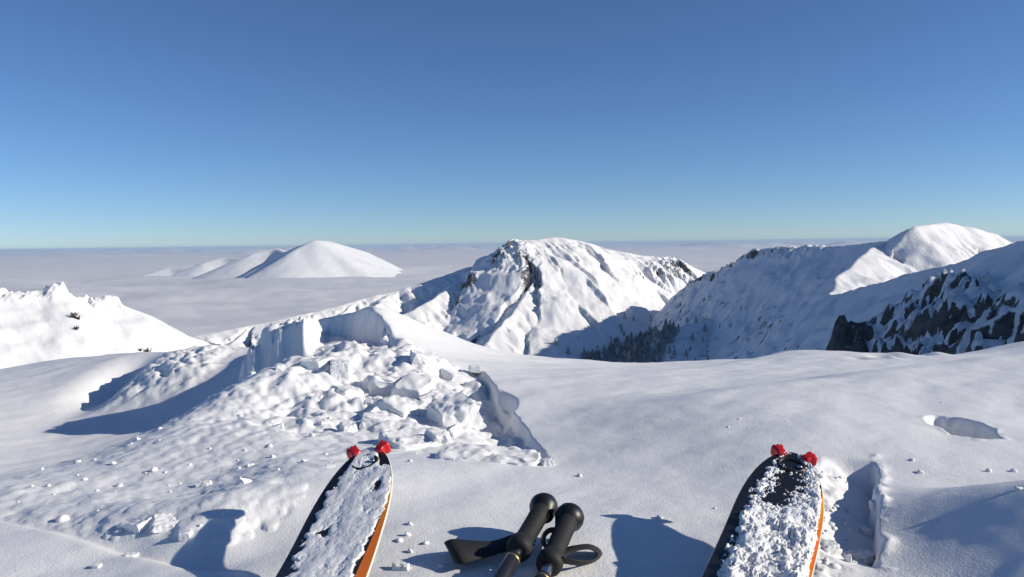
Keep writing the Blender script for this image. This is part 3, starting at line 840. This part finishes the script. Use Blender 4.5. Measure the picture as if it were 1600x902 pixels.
# ------------------------------------------------------------------ skis
def ski_material(name, seed):
    m, nt, b = new_mat(name)
    L = nt.links.new
    at = N(nt, 'ShaderNodeAttribute', attribute_name='across')
    al = N(nt, 'ShaderNodeAttribute', attribute_name='fromtip')
    # printed flame: width of the orange field grows away from the tip
    mr = N(nt, 'ShaderNodeMapRange'); mr.inputs['From Min'].default_value = 0.055; mr.inputs['From Max'].default_value = 0.30
    mr.inputs['To Min'].default_value = 1.02; mr.inputs['To Max'].default_value = 0.76
    L(al.outputs['Fac'], mr.inputs['Value'])
    gt = N(nt, 'ShaderNodeMath', operation='GREATER_THAN'); L(at.outputs['Fac'], gt.inputs[0]); L(mr.outputs[0], gt.inputs[1])
    cr = N(nt, 'ShaderNodeMapRange'); cr.inputs['From Min'].default_value = 0.06; cr.inputs['From Max'].default_value = 0.22
    L(al.outputs['Fac'], cr.inputs['Value'])
    col = N(nt, 'ShaderNodeMix'); col.data_type = 'RGBA'
    col.inputs['A'].default_value = (0.85, 0.42, 0.012, 1); col.inputs['B'].default_value = (0.85, 0.19, 0.008, 1)
    L(cr.outputs[0], col.inputs['Factor'])
    mx = N(nt, 'ShaderNodeMix'); mx.data_type = 'RGBA'
    mx.inputs['A'].default_value = (0.012, 0.012, 0.015, 1); L(col.outputs['Result'], mx.inputs['B']); L(gt.outputs[0], mx.inputs['Factor'])
    L(mx.outputs['Result'], b.inputs['Base Color'])
    b.inputs['Roughness'].default_value = 0.33
    return m

def build_ski(name, tip, yaw, roll, label, seed, cover):
    """tip: world point of the ski tip; yaw (deg, + = tip points right), roll (deg, + = right edge down)"""
    root = bpy.data.objects.new(name, None); COL.objects.link(root)
    ya, ro = math.radians(yaw), math.radians(roll)
    fwd = Vector((math.sin(ya), math.cos(ya), 0)); side0 = Vector((math.cos(ya), -math.sin(ya), 0))
    L, TH = 1.0, 0.0042
    root.location = (tip.x - fwd.x * 0.45, tip.y - fwd.y * 0.45, 0.0)
    inv = Matrix.Translation(-root.location)
    def half(u):
        e = 1 - max(0.0, 1 - u / 0.20) ** 2.3
        return 0.0560 * math.sqrt(max(e, 0)) - 0.010 * sstep(0.25, 0.9, u)
    def centre(u):
        h = tip.z - 0.046
        k = max(0.0, 1 - u / 0.34)
        z = h * k ** 1.5 + 0.046 - 0.075 * sstep(0.30, 0.95, u)
        run = u if u > 0.3 else u * (1 - 0.08 * (1 - u / 0.3))
        return Vector((tip.x - fwd.x * run, tip.y - fwd.y * run, z))
    def frame(u):
        t = (centre(max(u - .003, 0)) - centre(u + .003)).normalized()
        rr = ro * (1 - sstep(0.12, 0.6, u))
        s = (side0 * math.cos(rr) - Vector((0, 0, 1)) * math.sin(rr))
        n = s.cross(t).normalized()
        return centre(u), s, n
    us = np.concatenate([[0.0004, .0012, .0025, .0045, .007, .010], np.linspace(.014, .30, 60), np.linspace(.32, L, 30)])
    vs = np.concatenate([np.linspace(-1, 1, 25)])
    # body: top sheet with camber, side walls, base
    top = []; at_v = []; at_u = []
    for u in us:
        c, s, n = frame(u); hw = half(u)
        for v in vs:
            top.append(inv @ (c + s * (v * hw) + n * (TH * (1 - 0.10 * v * v)))); at_v.append(v); at_u.append(u)
    nc = len(vs)
    me = mesh_from('top_sheet', np.array([p[:] for p in top]), grid_faces(len(us), nc)[:, ::-1], MSKI)
    set_attr(me, 'across', at_v); set_attr(me, 'fromtip', at_u)
    link('top_sheet', me, root)
    # sidewall + steel edge, running round the tip
    loop = [(u, -1) for u in us[::-1]] + [(u, 1) for u in us]
    vv = []
    for u, sg in loop:
        c, s, n = frame(u); hw = half(u)
        vv += [inv @ (c + s * (sg * hw * 1.0) + n * TH * 0.9), inv @ (c + s * (sg * (hw + 0.0009)) + n * TH * 0.55), inv @ (c + s * (sg * (hw + 0.0009)) + n * TH * 0.05), inv @ (c + s * (sg * (hw - 0.001)) - n * 0.0005)]
    link('edge', mesh_from('edge', np.array([p[:] for p in vv]), grid_faces(len(loop), 4), M_EDGE), root)
    bb = []
    for u in us:
        c, s, n = frame(u); hw = half(u)
        for v in (-1, 0, 1): bb.append(inv @ (c + s * (v * hw) - n * 0.0004))
    link('base', mesh_from('base', np.array([p[:] for p in bb]), grid_faces(len(us), 3), M_BASE), root)
    # ring round the hole in the tip, with a rivet
    c, s, n = frame(0.040); t = n.cross(s)
    ring = []
    K = 36
    for i in range(K):
        a = 2 * math.pi * i / K
        for j in range(8):
            q = 2 * math.pi * j / 8
            rad = 0.0165 + 0.0026 * math.cos(q)
            ring.append(inv @ (c + s * (rad * 1.1 * math.cos(a)) + t * (rad * math.sin(a)) + n * (TH + 0.0006 + 0.0022 * math.sin(q))))
    f = []
    for i in range(K):
        for j in range(8):
            f.append((i * 8 + j, ((i + 1) % K) * 8 + j, ((i + 1) % K) * 8 + (j + 1) % 8, i * 8 + (j + 1) % 8))
    rg = link('tip_ring', mesh_from('tip_ring', np.array([p[:] for p in ring]), np.array(f), M_CAP), root)
    rv = bmesh.new(); bmesh.ops.create_uvsphere(rv, u_segments=14, v_segments=8, radius=0.0042)
    for v in rv.verts: v.co.z *= 0.6
    mr_ = bpy.data.meshes.new('rivet'); rv.to_mesh(mr_); rv.free(); mr_.materials.append(M_STEEL)
    for p in mr_.polygons: p.use_smooth = True
    link('rivet', mr_, rg, inv @ (c + s * 0.012 + n * (TH + 0.0015)))
    # red skin hooks clipped over the tip
    for sg in (-1, 1):
        u0 = 0.0115
        c, s, n = frame(u0); t = n.cross(s)
        hw = half(u0)
        bm = bmesh.new(); bmesh.ops.create_cube(bm, size=1.0)
        bmesh.ops.subdivide_edges(bm, edges=bm.edges[:], cuts=7, use_grid_fill=True)
        for v in bm.verts:
            x, y, z = v.co
            q = (abs(2 * x) ** 4 + abs(2 * y) ** 4 + abs(2 * z) ** 4) ** .25
            d = Vector((x, y, z)).lerp(Vector((x, y, z)) / max(q, 1e-6), 0.9)
            x, y, z = d
            wide = 1.0 - 0.34 * (0.5 - y)                       # broader at the front edge of the tip
            pinch = 1 - 0.22 * math.exp(-((y + 0.05) / 0.16) ** 2)
            ribs = 1 + 0.10 * math.sin(x * 19) * (1 if z > 0 else 0.3)
            v.co = Vector((x * 0.021 * wide * pinch, y * 0.022, z * 0.017 * ribs * (1.0 + 0.35 * y)))
        rot = Matrix((s, t, n)).transposed()
        lean = Matrix.Rotation(math.radians(-38 * sg), 3, 'Z')
        m4 = (rot @ lean).to_4x4(); m4.translation = inv @ (c + s * (sg * (hw + 0.001)) + n * (TH * 0.65) + t * 0.003)
        bm.transform(m4)
        mh = bpy.data.meshes.new('skin_hook'); bm.to_mesh(mh); bm.free(); mh.materials.append(M_RED)
        for p in mh.polygons: p.use_smooth = True
        link('skin_hook', mh, root)
    # snow lying on the top sheet
    uu = np.linspace(0.004, 0.42, 330); vw = np.linspace(-0.985, 0.985, 120)
    U, V = np.meshgrid(uu, vw, indexing='ij')
    H = np.array([half(u) for u in uu])[:, None] * np.ones_like(V)
    xs, ys = V * H, U
    thick = cover(U, V, xs, ys)
    keep = thick > 0.0002
    C = [frame(u) for u in uu]
    cc = np.array([q[0][:] for q in C])[:, None, :]; ss = np.array([q[1][:] for q in C])[:, None, :]; nn = np.array([q[2][:] for q in C])[:, None, :]
    Vt = cc + ss * xs[..., None] + nn * (TH * (1 - 0.10 * V ** 2) - 0.0006 + thick)[..., None]
    Vt = Vt.reshape(-1, 3) - np.array(root.location[:])
    f = grid_faces(len(uu), len(vw))[:, ::-1]
    kf = keep.ravel()[f].any(1); f = f[kf]
    used = np.zeros(len(Vt), bool); used[f.ravel()] = True; idx = np.cumsum(used) - 1
    link('snow_cover', mesh_from('snow_cover', Vt[used], idx[f], M_BLOCK), root)
    tag(root, label, 'ski', 'pair of touring skis')
    return root

MSKI = ski_material('ski_top_print', 0)
def cover_left(U, V, x, y):
    n1 = fbm(x / 0.014, y / 0.016, 4, 401); n2 = fbm(x / 0.035, y / 0.05, 3, 402); n3 = fbm(x / 0.003, y / 0.003, 3, 403)
    m = 0.85 + 0.35 * n2 + 0.40 * n1 + 0.12 * n3
    m -= 1.9 * sstep(-0.62, -0.92, V + 0.16 * n1)
    orange = 1.04 - 0.31 * sstep(0.06, 0.31, U)                       # the snow stops at the printed edge
    m -= 1.7 * sstep(-0.10, 0.06, V - orange + 0.10 * n1) * sstep(0.06, 0.09, U)
    m -= 1.2 * sstep(0.42, 0.75, np.abs(V) + 0.1 * n1) * sstep(0.075, 0.045, U)
    m -= 0.9 * np.exp(-(x / 0.014) ** 2 - ((y - 0.040) / 0.012) ** 2)
    m -= 1.1 * np.exp(-((V - .62) / .16) ** 2 - ((U - .105) / .016) ** 2)
    m -= 0.8 * np.exp(-((V + .35) / .18) ** 2 - ((U - .20) / .012) ** 2)
    return np.clip(m * 1.6, 0, 1) * (0.0026 + 0.0012 * n2 + 0.0004 * n1 + 0.0001 * n3)
def cover_right(U, V, x, y):
    n1 = fbm(x / 0.010, y / 0.010, 4, 411); n2 = fbm(x / 0.040, y / 0.040, 3, 412); n3 = fbm(x / 0.0028, y / 0.0028, 3, 413)
    m = 0.66 - 0.18 * sstep(.175, .15, U) * sstep(.75, .4, np.abs(V)) + 0.35 * n2 + 0.45 * n1 + 0.38 * n3
    m -= 1.9 * sstep(-0.60, -0.86, V + 0.12 * n1)
    m -= 1.15 * np.exp(-((V - .0) / .60) ** 2 - ((U - .025) / .034) ** 2)
    m -= 1.00 * np.exp(-((V - .10) / .48) ** 2 - ((U - .080) / .022) ** 2)
    m -= 1.10 * np.exp(-((V + .15) / .36) ** 2 - ((U - .135) / .022) ** 2)
    m -= 1.3 * sstep(0.86, 1.0, V + 0.06 * n1) * sstep(0.06, 0.09, U)
    heap = sstep(0.165, 0.215, U + 0.02 * n2)
    edge = sstep(0.25, 0.6, V) * sstep(0.03, 0.08, U) * 0.6 + 0.45 * np.exp(-((V + .5) / .2) ** 2)
    lump = np.clip(0.55 + 0.8 * fbm(x / 0.030, y / 0.030, 3, 415), 0, 1.6)
    return np.clip(m * 1.5, 0, 1) * (0.0028 + 0.0005 * n1 + 0.00015 * n3 + 0.0010 * n2 + 0.0075 * heap * lump * sstep(1.0, .65, np.abs(V)) + 0.005 * edge * lump)

build_ski('touring_ski', P(578, 703, 1.20), 1.0, -10.0, 'snow-dusted black ski with orange edge, tip beyond the left debris slope', 1, cover_left)
build_ski('touring_ski', P(1240, 711, 1.20), 26.0, 9.0, 'snow-caked black ski on the right beside the trench', 2, cover_right)

# ------------------------------------------------------------------ ski poles
def lathe(name, p0, p1, prof, mat, parent, off, seg=28, squash=None, slim=0.86):
    ax = (p1 - p0); Lg = ax.length; ax.normalize()
    s = ax.cross(Vector((0, 0, 1))).normalized(); n = s.cross(ax)
    v = []; f = []
    for t, r in prof:
        for k in range(seg):
            a = 2 * math.pi * k / seg
            q = p0 + ax * (t * 1.0) + s * (math.cos(a) * r * slim) + n * (math.sin(a) * r * slim * (squash or 1.0))
            v.append((q - off)[:])
    m = len(prof)
    for i in range(m - 1):
        for k in range(seg):
            f.append((i * seg + k, i * seg + (k + 1) % seg, (i + 1) * seg + (k + 1) % seg, (i + 1) * seg + k))
    me = mesh_from(name, np.array(v), np.array(f), mat)
    return link(name, me, parent)

def ribbon(name, edges, mat, parent, off, thick=0.0016, closed=False):
    """edges: list of (left point, right point); smooth strip with real thickness"""
    def cat(pts, n=7):
        out = []
        m = len(pts)
        rng_ = range(m if closed else m - 1)
        for i in rng_:
            g = lambda k: pts[k % m] if closed else pts[min(max(k, 0), m - 1)]
            a, b, c, d = g(i - 1), g(i), g(i + 1), g(i + 2)
            for k in range(n):
                t = k / n
                out.append(0.5 * ((2 * b) + (c - a) * t + (2 * a - 5 * b + 4 * c - d) * t * t + (3 * b - a - 3 * c + d) * t ** 3))
        if not closed: out.append(pts[-1])
        return out
    A = cat([e[0] for e in edges]); B = cat([e[1] for e in edges])
    v = []; f = []
    m = len(A)
    for i in range(m):
        a, b = A[i], B[i]
        nx = A[(i + 1) % m] - A[i - 1] if closed or 0 < i < m - 1 else (A[1] - A[0] if i == 0 else A[-1] - A[-2])
        n = nx.cross(b - a)
        n = n.normalized() * thick * 0.5 if n.length > 1e-9 else Vector((0, 0, thick * .5))
        v += [(a + n - off)[:], (b + n - off)[:], (b - n - off)[:], (a - n - off)[:]]
    for i in range(m if closed else m - 1):
        j = (i + 1) % m
        for k in range(4):
            f.append((i * 4 + k, i * 4 + (k + 1) % 4, j * 4 + (k + 1) % 4, j * 4 + k))
    if not closed:
        f.append((0, 3, 2, 1)); e = (m - 1) * 4; f.append((e, e + 1, e + 2, e + 3))
    me = mesh_from(name, np.array(v), np.array(f), mat, True)
    o = link(name, me, parent)
    return o

def dome(r, c, k=8, sign=-1):
    """profile points of a half ball ending at axial position c"""
    return [(c + sign * r * math.cos(a), max(r * math.sin(a), 1e-4)) for a in np.linspace(0, math.pi / 2, k)]

def build_pole(name, knob, lower, label, sleeve_at, ring_rot):
    root = bpy.data.objects.new(name, None); COL.objects.link(root)
    off = Vector((knob.x, knob.y, 0)); root.location = off
    d = (lower - knob).normalized()
    # cap: a mushroom knob leaning over the hand
    s = d.cross(Vector((0, 0, 1))).normalized(); up = s.cross(d)
    capax = (d * 0.8 + up * -0.30 + s * ring_rot).normalized()
    kc = knob + d * 0.006
    prof = [(-0.0195, 0.0002), (-0.0188, 0.008), (-0.0160, 0.0155), (-0.010, 0.0218), (-0.002, 0.0244), (0.006, 0.0236), (0.013, 0.0190), (0.020, 0.0150)]
    cap = lathe('grip_cap', kc, kc + capax, prof, M_CAP, root, off, 36)
    lathe('cap_dimple', kc - capax * 0.0197, kc, [(0.0, 0.0002), (0.0001, 0.006), (-0.0008, 0.0072), (0.0004, 0.0084)], M_SLEEVE, cap, off, 24)
    g0 = knob + d * 0.010
    gp = [(0.0, 0.0135), (0.006, 0.0160), (0.02, 0.0166), (0.034, 0.0160)]
    for k in range(9):
        t = 0.038 + k * 0.0072
        gp += [(t, 0.0158 - 0.0001 * k), (t + 0.0018, 0.0148), (t + 0.0036, 0.0158 - 0.0001 * k)]
    gp += [(0.106, 0.0165), (0.112, 0.0198), (0.121, 0.0205), (0.128, 0.0190), (0.131, 0.0130), (0.131, 0.0085)]
    lathe('grip', g0, g0 + d, gp, M_GRIP, root, off, 36)
    lathe('upper_shaft', g0 + d * 0.126, lower, [(0, 0.0084), (sleeve_at + 0.03, 0.0084)], M_STEEL, root, off, 28)
    a = g0 + d * (0.126 + sleeve_at)
    long = 1.02
    lathe('lower_shaft', a, a + d, [(-0.002, 0.0084), (0.0, 0.0112), (0.004, 0.0118), (0.05, 0.0118), (0.056, 0.0104), (long, 0.0085), (long + .001, 0.0002)], M_SLEEVE, root, off, 28)
    lathe('clamp_ring', a + d * 0.006, a + d, [(0.0, 0.0115), (0.0006, 0.0122), (0.0034, 0.0122), (0.004, 0.0115)], M_GOLD, root, off, 28)
    tag(root, label, 'ski pole', 'pair of ski poles lying between the skis')
    return root, off

k1 = P(851, 790, 1.16); l1 = P(792, 889, 0.985)
pole1, off1 = build_pole('ski_pole', k1, l1, 'black ski pole whose wide strap lies out to the left', 0.020, -0.25)
k2 = P(891, 806, 1.13); l2 = P(853, 893, 0.985)
pole2, off2 = build_pole('ski_pole', k2, l2, 'black ski pole nearest the right ski, with looped strap', 0.030, 0.25)
# left strap: out to a fold, wide face to the camera, and back
ribbon('strap', [(P(826, 822, 1.10), P(838, 846, 1.08)), (P(800, 836, 1.08), P(812, 855, 1.06)), (P(768, 846, 1.07), P(785, 863, 1.045)), (P(735, 845, 1.07), P(752, 873, 1.03)), (P(707, 843, 1.07), P(724, 881, 1.02)), (P(695, 848, 1.075), P(711, 879, 1.03)), (P(702, 850, 1.09), P(716, 870, 1.05)), (P(740, 851, 1.10), P(748, 866, 1.065)), (P(790, 846, 1.105), P(800, 858, 1.08)), (P(828, 838, 1.11), P(836, 852, 1.085))], M_STRAP, pole1, off1)
ribbon('strap', [(P(876, 858, 1.06), P(880, 872, 1.03)), (P(898, 853, 1.075), P(900, 861, 1.045)), (P(920, 851, 1.08), P(920, 858, 1.05)), (P(936, 858, 1.08), P(931, 864, 1.05)), (P(940, 869, 1.07), P(932, 871, 1.04)), (P(928, 879, 1.05), P(922, 876, 1.02)), (P(905, 883, 1.03), P(902, 876, 1.005)), (P(880, 880, 1.02), P(878, 870, 1.0))], M_STRAP, pole2, off2)
ribbon('strap_keeper', [(P(876, 826, 1.10), P(874, 836, 1.075)), (P(860, 825, 1.11), P(861, 832, 1.08)), (P(849, 833, 1.11), P(853, 838, 1.08)), (P(846, 848, 1.09), P(852, 848, 1.06)), (P(856, 860, 1.07), P(860, 855, 1.04)), (P(872, 864, 1.06), P(872, 856, 1.03))], M_STRAP, pole2, off2)

# ------------------------------------------------------------------ shrubs on the left slope
def build_shrub(px, py, h, seed, label):
    p = hit(px, py, FS.at, 25, 46, 2000)
    if not p: return
    rs = random.Random(seed)
    root = bpy.data.objects.new('shrub', None); COL.objects.link(root); root.location = p
    v = []; f = []
    def stick(a, b, r0, r1):
        ax = (b - a).normalized(); s = ax.orthogonal().normalized(); n = ax.cross(s); k0 = len(v)
        for q, r in ((a, r0), (b, r1)):
            for k in range(5):
                an = 2 * math.pi * k / 5; v.append((q + s * math.cos(an) * r + n * math.sin(an) * r)[:])
        for k in range(5): f.append((k0 + k, k0 + (k + 1) % 5, k0 + 5 + (k + 1) % 5, k0 + 5 + k))
    for k in range(9):
        d = Vector((rs.uniform(-.6, .6), rs.uniform(-.6, .3), 1)).normalized()
        a = Vector((rs.uniform(-.05, .05), 0, -0.06)); b = a + d * h * rs.uniform(.5, 1)
        stick(a, b, .022, .012)
        for j in range(4):
            t = rs.uniform(.35, .95); c = a.lerp(b, t)
            e = c + Vector((rs.uniform(-1, 1), rs.uniform(-1, .5), rs.uniform(.1, .9))).normalized() * h * .35
            stick(c, e, .012, .006)
    link('stem', mesh_from('stem', np.array(v), np.array(f), M_TWIG), root)
    tag(root, label, 'shrub', 'bare shrubs poking through the left snow slope')
build_shrub(116, 497, .42, 1, 'largest dark bare shrub on the bright left slope')
build_shrub(123, 499, .22, 2, 'thin dark twig just right of the largest shrub')
build_shrub(119, 515, .24, 3, 'small dark shrub below the largest shrub')
build_shrub(232, 551, .28, 4, 'thin upright twig at the foot of the left slope')
build_shrub(219, 548, .16, 5, 'tiny twig left of the upright twig at the slope foot')

# ------------------------------------------------------------------ conifers in the valley
def conifer_material():
    m, nt, b = new_mat('frosted_conifer')
    L = nt.links.new
    geo = N(nt, 'ShaderNodeNewGeometry'); sep = N(nt, 'ShaderNodeSeparateXYZ'); L(geo.outputs['Normal'], sep.inputs[0])
    tc = N(nt, 'ShaderNodeTexCoord'); n = N(nt, 'ShaderNodeTexNoise', Scale=0.8, Detail=3.0); L(tc.outputs['Object'], n.inputs['Vector'])
    a = N(nt, 'ShaderNodeMath', operation='ADD'); L(sep.outputs['Z'], a.inputs[0]); L(n.outputs['Fac'], a.inputs[1])
    mr = N(nt, 'ShaderNodeMapRange'); mr.inputs['From Min'].default_value = 0.55; mr.inputs['From Max'].default_value = 1.15; L(a.outputs[0], mr.inputs['Value'])
    mx = N(nt, 'ShaderNodeMix'); mx.data_type = 'RGBA'; L(mr.outputs[0], mx.inputs['Factor'])
    mx.inputs['A'].default_value = (0.10, 0.11, 0.095, 1); mx.inputs['B'].default_value = (0.74, 0.75, 0.76, 1)
    L(mx.outputs['Result'], b.inputs['Base Color']); b.inputs['Roughness'].default_value = 0.9
    return m
M_CON = conifer_material()
def conifer_meshes(seed):
    rs = random.Random(seed)
    bm = bmesh.new()
    tiers = 8
    for t in range(tiers):
        z0 = 0.10 + 0.80 * t / tiers; z1 = z0 + 0.20
        r = 0.29 * (1 - t / tiers) ** 0.85 + 0.02
        n = 11
        apex = bm.verts.new((rs.uniform(-.01, .01), rs.uniform(-.01, .01), min(z1, 1.0)))
        ring = []
        for k in range(n * 2):
            a = math.pi * k / n + t * 0.7
            rr = r * (rs.uniform(.85, 1.2) if k % 2 == 0 else rs.uniform(.45, .6))
            ring.append(bm.verts.new((math.cos(a) * rr, math.sin(a) * rr, z0 - (0.03 if k % 2 == 0 else -0.02) + rs.uniform(-.012, .012))))
        for k in range(n * 2): bm.faces.new((ring[k], ring[(k + 1) % (2 * n)], apex))
    me = bpy.data.meshes.new('crown'); bm.to_mesh(me); bm.free(); me.materials.append(M_CON)
    bm = bmesh.new(); bmesh.ops.create_cone(bm, segments=7, radius1=0.022, radius2=0.006, depth=0.62, cap_ends=True)
    bmesh.ops.translate(bm, verts=bm.verts, vec=(0, 0, 0.26))
    mt = bpy.data.meshes.new('trunk'); bm.to_mesh(mt); bm.free(); mt.materials.append(M_TWIG)
    return me, mt
def valley_at(x, y): return max(FC.at(x, y), FR.at(x, y))
def build_wood():
    kinds = [conifer_meshes(s) for s in range(4)]
    rs = random.Random(3)
    wood = [(900, 566), (912, 552), (945, 546), (965, 532), (1000, 524), (1040, 508), (1062, 508), (1052, 528), (1040, 540), (1030, 562), (1020, 574)]
    wp = np.array(wood, float)
    cnt = 0; tries = 0
    while cnt < 290 and tries < 6000:
        tries += 1
        px, py = rs.uniform(865, 1120), rs.uniform(490, 580)
        inside = poly_mask(np.array([px]), np.array([py]), [tuple(w) for w in wood])[0]
        edge = rs.random() < 0.035 + 0.12 * math.exp(-((px - 985) / 75) ** 2 - ((py - 545) / 24) ** 2)
        if not inside and not edge: continue
        p = hit(px, py + 6, valley_at, 600, 2200, 420)
        if not p: continue
        h = (9 + 15 * rs.random() ** 0.8) * (0.75 if edge else 1)
        root = bpy.data.objects.new('conifer_tree', None); COL.objects.link(root)
        root.location = p - Vector((0, 0, 1.0)); root.scale = (h, h, h); root.rotation_euler = (0, 0, rs.uniform(0, 6.28))
        me, mt = kinds[cnt % 4]
        link('crown', me, root); link('trunk', mt, root)
        tag(root, 'frosted dark conifer in the wood at the foot of the shaded ridge', 'tree', 'conifers of the valley wood')
        cnt += 1
build_wood()

# ------------------------------------------------------------------ air
def build_haze():
    bm = bmesh.new(); bmesh.ops.create_cube(bm, size=1.0)
    bmesh.ops.scale(bm, vec=(200000, 200000, 640), verts=bm.verts); bmesh.ops.translate(bm, vec=(0, 0, -250), verts=bm.verts)
    me = bpy.data.meshes.new('haze'); bm.to_mesh(me); bm.free()
    m = bpy.data.materials.new('haze_air'); m.use_nodes = True
    nt = m.node_tree; nt.nodes.clear()
    v = nt.nodes.new('ShaderNodeVolumePrincipled'); o = nt.nodes.new('ShaderNodeOutputMaterial')
    v.inputs['Color'].default_value = (0.39, 0.52, 0.70, 1); v.inputs['Density'].default_value = HAZE
    v.inputs['Anisotropy'].default_value = 0.0
    nt.links.new(v.outputs[0], o.inputs['Volume'])
    me.materials.append(m)
    tag(link('haze', me), 'thin blue air between the peaks', kind='stuff')
HAZE = 1.4e-5
build_haze()
